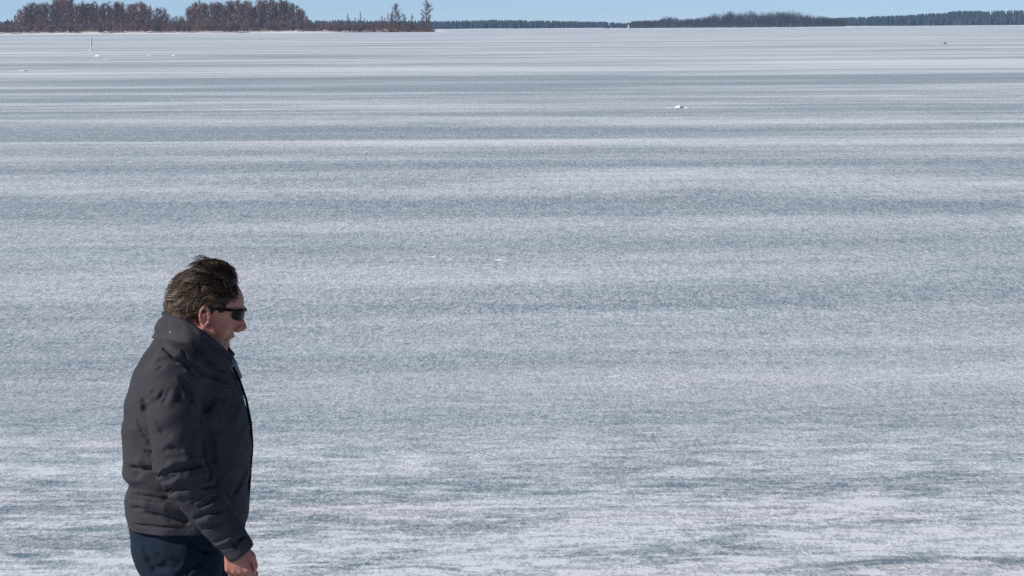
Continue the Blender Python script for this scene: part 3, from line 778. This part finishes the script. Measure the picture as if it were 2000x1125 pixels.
def make_jacket():
    f = Field(axis((-0.24, 0.235, 0.0034)), axis((-0.345, 0.345, 0.0038)), axis((0.86, 1.53, 0.0034)))
    tab = [  # row, back, front, half width
        (640, 330, 396, 0.055), (655, 317, 412, 0.085), (670, 303, 427, 0.112), (690, 289, 441, 0.148), (715, 274, 455, 0.176), (740, 263, 467, 0.188), (770, 254, 478, 0.192),
        (800, 248, 487, 0.194), (830, 246, 493, 0.195), (870, 243.5, 496.5, 0.196), (905, 243, 494, 0.196), (920, 244, 492, 0.196), (930, 249, 491, 0.192), (937, 255, 490.5, 0.189),
        (945, 254, 490, 0.190), (960, 249, 489.5, 0.196), (975, 247, 489, 0.197), (983, 248.5, 488, 0.195), (1000, 248, 486, 0.198), (1010, 251, 484, 0.196), (1020, 252, 482, 0.196), (1035, 253, 477, 0.196), (1046, 253.5, 470, 0.194)]
    zz = f.ax[2]
    xb = smooth_interp(zz, *[a for a in (lerp_tab(tab, 1))]); xf = smooth_interp(zz, *lerp_tab(tab, 2)); hw = smooth_interp(zz, *lerp_tab(tab, 3))
    s_m = 1.0 / (FPX / MAN_Y) * 1.008
    cx = ((xb + xf) / 2 - 370) * s_m; ax = (xf - xb) / 2 * s_m
    ztop, zbot = L(370, 640)[2], L(370, 1046, -0.19)[2]
    X = f.ax[0][:, None, None]; Y = f.ax[1][None, :, None]; Z = zz[None, None, :]
    cxz, axz, hwz = cx[None, None, :].astype(np.float32), ax[None, None, :].astype(np.float32), hw[None, None, :].astype(np.float32)
    e = 2.35
    rr = ((np.abs((X - cxz) / axz)) ** e + (np.abs(Y / hwz)) ** e) ** (1 / e)
    d = (rr - 1) * np.minimum(axz, hwz) * 0.93
    d = np.maximum(d, np.maximum(Z - ztop, zbot - Z))
    f.D = d.astype(np.float32)
    # shoulder slope, then the sleeves
    for sgn, (s_, e_, w_) in ((-1, (sh, elb, wri)), (1, (sh2, elb2, wri2))):
        cuff = w_ + (w_ - e_) / np.linalg.norm(w_ - e_) * 0.022
        f.cap(L(352, 690, sgn * 0.08), s_ + (0.0, -sgn * 0.012, 0.0), 0.050, 0.080, 0.05)
        mid = (s_ + e_) / 2 + (-0.006, 0.006 * sgn, 0)
        f.chain([s_, mid, e_ + (-0.002, 0, 0.012)], [0.084, 0.078, 0.074], 0.016, 0.92)
        m2 = e_ * 0.52 + cuff * 0.48
        f.chain([e_ + (0, 0, 0.0), m2, cuff], [0.073, 0.062, 0.046], 0.012, 0.92)
        dr = (cuff - e_) / np.linalg.norm(cuff - e_)
        # flat end of the sleeve
        c_ = cuff + dr * 0.018
        sl, (Xa, Ya, Za) = f.region(c_ - 0.09, c_ + 0.09)
        pl = (Xa - c_[0]) * dr[0] + (Ya - c_[1]) * dr[1] + (Za - c_[2]) * dr[2]
        q = (np.sqrt((Xa - c_[0]) ** 2 + (Ya - c_[1]) ** 2 + (Za - c_[2]) ** 2) - 0.075)
        near_ = np.abs(Ya - c_[1]) < 0.075
        cutm = np.maximum(-pl, q)             # ball beyond the cuff plane
        f.D[sl] = np.where(near_ & (Xa > c_[0] - 0.07), np.maximum(f.D[sl], -cutm), f.D[sl])
    # soft, puffy unevenness of the padded cloth
    w = (np.sin(X * 31 + 2.1 * np.sin(Z * 17)) * np.sin(Z * 43 + X * 19 + 1.7 * np.sin(Y * 13)) * 0.0022
         + np.sin(X * 67 - Z * 51 + Y * 23 + 1.3 * np.sin(Z * 37)) * 0.0013)
    f.D += w.astype(np.float32)
    cr, rd = f.crease, lambda pl, r=0.008, k=0.012: f.crease(pl, r, k, ridge=True)
    # elbow
    rd([(322, 914), (345, 899), (370, 893), (396, 894)], 0.010, 0.014); cr([(318, 924), (332, 914), (350, 906), (370, 901), (396, 901)], 0.0125, 0.006)
    rd([(328, 938), (350, 927), (375, 920), (392, 920)], 0.009); cr([(322, 932), (336, 926), (352, 919)], 0.007)
    cr([(325, 960), (338, 953), (352, 948), (370, 944)], 0.0125, 0.006); rd([(335, 968), (355, 958), (380, 950)], 0.010)
    cr([(376, 966), (386, 959), (394, 950)], 0.006); cr([(384, 972), (394, 964), (402, 955)], 0.006); cr([(398, 980), (412, 970), (424, 963)], 0.0095, 0.006)
    cr([(388, 1004), (406, 996), (424, 991), (436, 991)], 0.0105, 0.006); rd([(394, 1014), (412, 1005), (432, 999)], 0.009)
    cr([(400, 1026), (420, 1018), (436, 1014)], 0.006); cr([(420, 1056), (438, 1046), (452, 1040)], 0.006)
    cr([(426, 1066), (444, 1060), (462, 1051), (478, 1042)], 0.005, 0.006)
    cr([(428, 1071), (446, 1066), (464, 1056), (480, 1046)], 0.0045, 0.004); cr([(455, 1046), (460, 1058), (466, 1066)], 0.004, 0.004)
    # upper arm and shoulder
    cr([(283, 782), (292, 771), (303, 762)], 0.008, 0.009); cr([(311, 778), (317, 769), (323, 760)], 0.007); cr([(324, 780), (330, 768), (333, 760)], 0.006)
    rd([(292, 784), (302, 775), (312, 768)], 0.008); rd([(336, 784), (341, 772), (345, 762)], 0.008); cr([(349, 776), (352, 766), (353, 757)], 0.006)
    cr([(303, 712), (313, 704), (326, 701), (345, 706)], 0.007, 0.010); cr([(306, 724), (314, 716), (322, 711)], 0.005)
    rd([(350, 688), (358, 706), (367, 724), (377, 740), (383, 756)], 0.006, 0.010); cr([(357, 736), (364, 748), (372, 762), (376, 780)], 0.011, 0.007)
    cr([(357, 690), (366, 712), (376, 730)], 0.006, 0.008)
    cr([(272, 790), (277, 803), (286, 820)], 0.013, 0.007); cr([(278, 858), (288, 868), (299, 881)], 0.008); cr([(280, 888), (290, 892), (300, 895)], 0.007)
    cr([(262, 830), (272, 846), (284, 858)], 0.006); cr([(286, 790), (291, 830), (297, 870), (301, 905)], 0.007, 0.010)
    cr([(312, 822), (322, 834), (336, 842)], 0.005, 0.012); cr([(330, 870), (344, 866), (360, 870)], 0.005, 0.012)
    cr([(310, 664), (330, 673), (350, 685), (376, 702), (402, 720), (424, 736), (440, 748)], 0.010, 0.006, -0.12)
    # waist and lower back
    cr([(244, 926), (256, 922), (275, 920), (300, 920), (316, 922)], 0.009, 0.010); cr([(249, 936), (258, 935), (268, 933)], 0.010, 0.008)
    rd([(248, 912), (270, 909), (298, 909)], 0.008, 0.016)
    cr([(246, 981), (262, 978), (290, 980), (318, 982), (342, 983), (352, 985)], 0.0095, 0.009); rd([(250, 993), (280, 990), (320, 993), (350, 997)], 0.008, 0.016)
    cr([(270, 1009), (300, 1012), (330, 1017), (360, 1023), (384, 1027)], 0.008, 0.008); cr([(250, 1004), (260, 1002), (272, 1001)], 0.006)
    cr([(250, 1034), (290, 1034), (330, 1034), (372, 1034)], 0.0045, 0.004)
    # chest: faint folds in the shaded front
    cr([(404, 846), (410, 870), (414, 900), (413, 930)], 0.008, 0.014); cr([(392, 820), (400, 800), (412, 784)], 0.008, 0.014)
    rd([(430, 800), (446, 836), (456, 880)], 0.010, 0.02); cr([(400, 944), (420, 942), (444, 945)], 0.006, 0.008)
    cr([(474, 960), (478, 930), (480, 900)], 0.007, 0.012); cr([(450, 975), (462, 960), (470, 940)], 0.007, 0.012)
    o = link('jacket', f.mesh('jacket'), M['jacket'], man)
    return o
jacket = make_jacket()

def catmull(P_, t_, tq):
    P_ = np.asarray(P_); out = []
    for t in tq:
        i = int(np.clip(np.searchsorted(t_, t) - 1, 0, len(t_) - 2)); u = (t - t_[i]) / (t_[i + 1] - t_[i])
        p0 = P_[max(i - 1, 0)]; p1 = P_[i]; p2 = P_[i + 1]; p3 = P_[min(i + 2, len(P_) - 1)]
        out.append(0.5 * (2 * p1 + (p2 - p0) * u + (2 * p0 - 5 * p1 + 4 * p2 - p3) * u * u + (3 * p1 - p0 - 3 * p2 + p3) * u ** 3))
    return np.array(out)

def make_collar():
    t = [-1, -0.7, -0.38, 0, 0.38, 0.7, 1]
    top = [L(451, 695, -0.030), L(416, 663, -0.074), L(368, 630, -0.084), L(322, 609, 0), L(368, 624, 0.084), L(416, 655, 0.076), L(454, 690, 0.034)]
    bot = [L(441, 744, -0.055), L(402, 716, -0.104), L(350, 682, -0.116), L(309, 660, 0), L(350, 680, 0.116), L(402, 712, 0.104), L(446, 738, 0.050)]
    tq = np.linspace(-1, 1, 80)
    A, B = catmull(bot, t, tq), catmull(top, t, tq)
    cen = np.array([0.02, 0, 0])
    V, F = [], []; nv = 15
    vs = np.linspace(0, 1, nv)
    rings = []
    for i, u in enumerate(tq):
        tan = (A[min(i + 1, 79)] + B[min(i + 1, 79)] - A[max(i - 1, 0)] - B[max(i - 1, 0)]); tan[2] = 0
        n = np.array([tan[1], -tan[0], 0]); n /= np.linalg.norm(n) + 1e-9
        if n @ (A[i] - np.array([0.03, 0, A[i][2]])) < 0: n = -n
        ring = []
        for v in vs:
            o_ = 0.011 + 0.006 * math.sin(math.pi * v) + 0.0022 * math.sin(u * 17 + v * 6) + 0.0016 * math.sin(u * 41 - v * 9)
            if 0.74 < v < 0.90: o_ -= 0.006
            o_ += 0.008 * max(0.0, 1 - v / 0.22)
            ring.append(A[i] * (1 - v) + B[i] * v + n * o_)
        ring.append(B[i] + np.array([0, 0, 0.004]))
        for v in vs[::-1]:
            ring.append(A[i] * (1 - v) + B[i] * v - n * 0.006)
        rings.append(ring)
    R_ = np.array(rings); m = R_.shape[1]
    V = R_.reshape(-1, 3); F = []
    for i in range(79):
        for j in range(m):
            a = i * m + j; b = i * m + (j + 1) % m
            F.append((a, b, b + m, a + m))
    me = mesh_np('collar', V, F)
    bm = bmesh.new(); bm.from_mesh(me)
    bm.verts.ensure_lookup_table()
    for e0 in (0, 79): bm.faces.new([bm.verts[e0 * m + j] for j in range(m)])
    bmesh.ops.recalc_face_normals(bm, faces=bm.faces); bm.to_mesh(me); bm.free()
    return link('collar', me, M['lining'], jacket)
collar = make_collar()
# snap button on the collar
bmm = bmesh.new(); bmesh.ops.create_uvsphere(bmm, u_segments=12, v_segments=8, radius=0.0055)
me = bpy.data.meshes.new('snap_button'); bmm.to_mesh(me); bmm.free()
for p_ in me.polygons: p_.use_smooth = True
sb = link('snap_button', me, M['metal'], jacket); sb.location = L(337, 649, -0.078) + (-0.004, -0.006, 0); sb.scale = (1, 0.5, 1)
# zip up the front edge of the jacket
mb = MB(); zl = [L(459, 716, 0.0), L(472, 742, 0), L(485, 780, 0), L(494, 825, 0), L(497, 868, 0), L(494, 910, 0), L(490.5, 960, 0), L(486, 1002, 0), L(480, 1030, 0)]
mb.tube([p_ + (-0.0065, 0, 0) for p_ in zl], [0.0042] * len(zl), 8); link('zip', mb.mesh('zip'), M['black'], jacket)

# --- pale shirt showing in the open neck
def make_shirt():
    f = Field(axis((0.02, 0.20, 0.003)), axis((-0.09, 0.10, 0.003)), axis((1.33, 1.53, 0.003)))
    f.chain([L(436, 704, 0.0), L(452, 712, 0.012), L(466, 738, 0.014)], [0.030, 0.014, 0.008], 0.012, 1.5)
    f.cap(L(452, 700, 0.02), L(469, 736, 0.030), 0.009, 0.007, 0.006)
    f.cap(L(456, 718, -0.004), L(470, 744, -0.004), 0.004, 0.004, 0.006, cut=True)
    return link('shirt', f.mesh('shirt'), M['shirt'], man)
make_shirt()

# --- jeans and shoes
def make_jeans():
    f = Field(axis((-0.24, 0.24, 0.0045)), axis((-0.24, 0.24, 0.0045)), axis((0.03, 1.02, 0.0055)))
    f.ell((-0.012, 0, 0.95), (0.172, 0.178, 0.14), 0.02)
    f.ell((-0.055, -0.07, 0.875), (0.108, 0.095, 0.105), 0.04); f.ell((-0.055, 0.07, 0.875), (0.108, 0.095, 0.105), 0.04)
    for h_, k_, a_ in ((hipN, kneeN, ankN), (hipF, kneeF, ankF)):
        f.chain([h_ + (-0.005, 0, -0.04), k_, a_ + (0, 0, -0.03)], [0.109, 0.078, 0.066], 0.035)
    f.crease([(280, 1075), (290, 1095), (300, 1106)], 0.008, 0.012, -0.16); f.crease([(352, 1120), (370, 1108), (392, 1098)], 0.008, 0.012, -0.16)
    f.crease([(300, 1112), (322, 1104), (345, 1106)], 0.007, 0.012, -0.16); f.crease([(372, 1050), (372, 1070), (370, 1100), (369, 1124)], 0.0035, 0.006, -0.16)
    f.crease([(312, 1080), (330, 1092), (352, 1096)], 0.007, 0.012, -0.16); f.crease([(385, 1068), (400, 1076), (420, 1080)], 0.006, 0.01, -0.16)
    X = f.ax[0][:, None, None]; Z = f.ax[2][None, None, :]
    f.D += (0.002 * np.sin(Z * 60 + X * 40) * np.sin(X * 50 - Z * 20)).astype(np.float32)
    f.D = np.maximum(f.D, Z - 0.965)
    return link('jeans', f.mesh('jeans'), M['jeans'], man)
make_jeans()
def make_shoe(a_, lift):
    f = Field(axis((-0.14, 0.24, 0.004)), axis((-0.07, 0.07, 0.004)), axis((0.0, 0.17, 0.004)))
    f.cap((-0.05, 0, 0.05), (0.05, 0, 0.055), 0.042, 0.042, 0.02); f.cap((0.05, 0, 0.05), (0.165, 0, 0.034), 0.044, 0.034, 0.03); f.cap((-0.02, 0, 0.06), (-0.01, 0, 0.13), 0.044, 0.046, 0.03)
    f.D = np.maximum(f.D, 0.026 - f.ax[2][None, None, :])
    s_ = Field(*f.ax); s_.cap((-0.055, 0, 0.02), (0.06, 0, 0.02), 0.045, 0.046, 0.02); s_.cap((0.06, 0, 0.02), (0.165, 0, 0.02), 0.048, 0.038, 0.02)
    zz = f.ax[2][None, None, :]; s_.D = np.maximum(s_.D, np.maximum(zz - 0.030, 0.004 - zz))
    o = link('shoe', f.mesh('shoe'), M['leather'], man); o.location = (a_[0] - 0.01, a_[1], lift)
    link('sole', s_.mesh('sole'), M['sole'], o)
make_shoe(ankN, -0.003); make_shoe(ankF, -0.003)

# --- sunglasses
sg = MB()
def lens_mesh(s_):
    V, F = [], []; nu, nv = 16, 12
    for side in (0, 1):
        for i in range(nu):
            for j in range(nv):
                u = -1 + 2 * i / (nu - 1); v = -1 + 2 * j / (nv - 1)
                q = (abs(u) ** 4 + abs(v) ** 4) ** 0.25; m_ = max(abs(u), abs(v)) + 1e-9; u2, v2 = u * m_ / max(q, 1e-9), v * m_ / max(q, 1e-9)
                th = math.radians(28 + 21 * u2); r = 0.0835 - 0.0025 * side
                V.append(Hd(0.026 + r * math.cos(th), s_ * 0.080 * math.sin(th), 0.029 + 0.0165 * v2 + 0.002 * u2))
    n0 = nu * nv
    for i in range(nu - 1):
        for j in range(nv - 1):
            a = i * nv + j
            F.append((a, a + nv, a + nv + 1, a + 1)); F.append((n0 + a, n0 + a + 1, n0 + a + nv + 1, n0 + a + nv))
    rim = [i * nv for i in range(nu)] + [(nu - 1) * nv + j for j in range(1, nv)] + [i * nv + nv - 1 for i in range(nu - 2, -1, -1)] + [j for j in range(nv - 2, 0, -1)]
    for k in range(len(rim)):
        a, b = rim[k], rim[(k + 1) % len(rim)]; F.append((a, b, n0 + b, n0 + a))
    return mesh_np('lens', V, F)
sun_root = None
mb = MB()
mb.tube([Hd(0.026 + 0.0855 * math.cos(math.radians(t)), 0.081 * math.sin(math.radians(t)), 0.0435) for t in np.linspace(-55, 55, 20)], [0.0036] * 20, 6)
glasses = link('sunglasses', mb.mesh('sunglasses'), M['black'], man)
for s_ in (-1, 1):
    link('lens', lens_mesh(s_), M['black'], glasses)
    mb = MB(); mb.tube([Hd(0.074, s_ * 0.068, 0.0415), Hd(0.045, s_ * 0.0735, 0.038), Hd(0.010, s_ * 0.079, 0.031), Hd(-0.012, s_ * 0.081, 0.026), Hd(-0.026, s_ * 0.080, 0.008)], [0.0048, 0.0042, 0.0036, 0.0032, 0.0026], 8)
    link('temple_arm', mb.mesh('temple_arm'), M['black'], glasses)

# --- hair: a shaped mass under combed-back, wind-ruffled strands
def make_hair():
    f = Field(axis((-0.10, 0.22, 0.003)), axis((-0.12, 0.12, 0.003)), axis((1.50, 1.83, 0.003)))
    c = EAR + (-0.006, 0, 0.052); r = np.array([0.100, 0.084, 0.086])
    f.ell(c, r, 0.01)
    f.ell(EAR + (0.032, 0, 0.108), (0.064, 0.060, 0.046), 0.03)
    f.ell(EAR + (-0.070, 0, 0.018), (0.044, 0.060, 0.058), 0.03)
    f.ell(EAR + (-0.085, 0, 0.002), (0.032, 0.045, 0.030), 0.02)
    for s_ in (-1, 1): f.ell(Hd(0.034, s_ * 0.052, 0.055), (0.036, 0.024, 0.048), 0.012, RH)
    X = f.ax[0][:, None, None] - EAR[0]; Y = f.ax[1][None, :, None]; Z = f.ax[2][None, None, :] - EAR[2]
    f.D += (0.0042 * np.sin(X * 60 + Y * 45 + 2 * np.sin(Z * 40)) * np.sin(Z * 75 - X * 40) + 0.002 * np.sin(X * 130 + Z * 90 + Y * 70)).astype(np.float32)
    hx = X * math.cos(PH) - Z * math.sin(PH); hzv = X * math.sin(PH) + Z * math.cos(PH)
    HZ_, HX_ = [-0.12, -0.03, -0.018, 0.015, 0.028, 0.040, 0.070, 0.086, 0.100, 0.14], [-0.030, -0.016, 0.024, 0.030, 0.052, 0.060, 0.066, 0.084, 0.104, 0.115]
    lim = np.interp(hzv, HZ_, HX_)
    lim = lim - np.maximum(0, 0.045 - np.abs(Y)) * 0.0
    cutm = (hx - lim - np.minimum(0.03, np.maximum(0, 0.06 - np.abs(Y)) * 0.7) * (hzv > 0.07)) * 0.8
    f.D = -smin(-f.D, -cutm.astype(np.float32), 0.008)
    # leave the ears free
    for s_ in (-1, 1): f.ell(Hd(0.006, s_ * 0.092, 0.000), (0.021, 0.020, 0.034), 0.006, RH, cut=True)
    V, F = f.nets()
    me = mesh_np('hair', V, F)
    N = np.empty(len(V) * 3, np.float32); me.vertices.foreach_get('normal', N); N = N.reshape(-1, 3)
    SV, SF, ST = [], [], []
    def lock(root, nrm, length, lift, curl, w, tone, nchild, rad):
        """a lock: one guide path with thin strands gathered round it"""
        p = root - nrm * 0.003; n = nrm.copy(); pts, ns = [], []
        hz_ = (p[2] - EAR[2]) / 0.16; fr = (p[0] - EAR[0]) / 0.1
        flow = np.array([-1.0, 0, 0.10 if fr > 0.3 else -0.25 - 0.75 * max(0, 0.75 - hz_)]); flow += rng.normal(0, 0.28, 3)
        ph = rng.random() * 6.28; st = length / 6
        for q in range(7):
            pts.append(p.copy())
            e = (p - c) / r ** 2; n = e / np.linalg.norm(e); ns.append(n)
            dv = flow - n * (flow @ n); dv /= np.linalg.norm(dv) + 1e-9
            dv = dv + n * (lift * (1.4 - 0.42 * q)) + np.cross(n, dv) * curl * math.sin(ph + q * 1.0)
            p = p + dv / np.linalg.norm(dv) * st
        for ch in range(nchild):
            off = rng.normal(0, 1, 3) * rad; jit = rng.normal(0, 0.0020, (7, 3)); tn = tone + rng.normal(0, 0.10); wch = w * rng.uniform(0.7, 1.3)
            P7 = [pts[q] + off * (1 - 0.65 * q / 6) + jit[q] * (q / 6) - ns[q] * 0.4 * abs(off @ ns[q]) for q in range(7)]
            b = len(SV)
            for q, pt in enumerate(P7):
                tv = P7[min(q + 1, 6)] - P7[max(q - 1, 0)]; tv /= np.linalg.norm(tv) + 1e-9
                a = np.cross(tv, ns[q]); a /= np.linalg.norm(a) + 1e-9; ww = wch * (1 - 0.8 * (q / 6) ** 1.5)
                SV.extend((pt + a * ww, pt - a * ww * 0.6 + ns[q] * ww * 0.7, pt - a * ww * 0.6 - ns[q] * ww * 0.5)); ST.extend([min(1, max(0, tn))] * 3)
            for q in range(6):
                for k in range(3):
                    a0 = b + q * 3 + k; a1 = b + q * 3 + (k + 1) % 3
                    SF.append((a0, a1, a1 + 3, a0 + 3))
    ok = np.nonzero((N[:, 2] > -0.75))[0]
    for i in rng.choice(ok, 620):
        p, n = V[i], N[i].astype(float)
        fr = (p[0] - EAR[0]) / 0.1
        ax_, az_ = p[0] - EAR[0], p[2] - EAR[2]
        qx, qz = ax_ * math.cos(PH) - az_ * math.sin(PH), ax_ * math.sin(PH) + az_ * math.cos(PH)
        edge = float(np.interp(qz, HZ_, HX_)) - qx
        if edge < 0.020 and qz < 0.088: continue
        if edge < 0.030 and qz < 0.10 and rng.random() < 0.6: continue
        grey = np.clip(0.42 - 0.40 * fr + rng.normal(0, 0.2), 0, 0.95) if rng.random() < 0.9 else rng.uniform(0.6, 1.0)  # sunlit back and shaded front painted into the tone; a few locks really grey
        low = p[2] < EAR[2] + 0.05
        lock(p, n, rng.uniform(0.022, 0.05) if low else rng.uniform(0.035, 0.08), rng.uniform(0.06, 0.42) if fr > 0.35 else (rng.uniform(0.10, 0.55) if rng.random() < 0.92 else rng.uniform(0.6, 0.9)), rng.uniform(0.25, 0.95), 0.00075, float(grey), 16, rng.uniform(0.003, 0.0075))
    nb = len(V)
    AV = np.concatenate([V, np.array(SV)]); AF = np.concatenate([F, np.array(SF) + nb])
    me = mesh_np('hair', AV, AF)
    at = me.attributes.new('tone', 'FLOAT', 'POINT')
    tone = np.concatenate([np.clip(0.36 - 2.6 * (V[:, 0] - EAR[0]), 0.05, 0.5), np.array(ST)]).astype(np.float32)  # base mass likewise painted darker to the front, where shade falls
    at.data.foreach_set('value', tone)
    return link('hair', me, M['hair'], man)
make_hair()
# eyebrows
mb = MB()
for s_ in (-1, 1):
    for q in range(70):
        t = rng.random()
        p_ = Hd(0.1045 - 0.016 * t ** 2, s_ * (0.012 + 0.036 * t), 0.043 + 0.004 * math.sin(t * 3) + rng.normal(0, 0.0025))
        mb.blade(p_, np.array([0.001, s_ * 0.009, 0.002]) + rng.normal(0, 0.0015, 3), 0.0007)
link('eyebrow', mb.mesh('eyebrow'), M['leather'], man)


# ------------------------------------------------------------------ the air
def box_mesh(name, a, b):
    V = [(x, y, z) for x in (a[0], b[0]) for y in (a[1], b[1]) for z in (a[2], b[2])]
    F = [(0, 1, 3, 2), (4, 6, 7, 5), (0, 4, 5, 1), (2, 3, 7, 6), (0, 2, 6, 4), (1, 5, 7, 3)]
    return mesh_np(name, V, F, False)
g = G('haze_air')
vol = g.n('ShaderNodeVolumePrincipled', {'Color': (0.42, 0.66, 1.0), 'Density': 0.000068, 'Anisotropy': 0.0})
g.t.links.new(vol.outputs[0], g.out.inputs['Volume'])
hz = link('haze', box_mesh('haze', (-4800, -200, -1.3), (4800, 6400, 60)), g.m); tag(hz, kind='stuff')
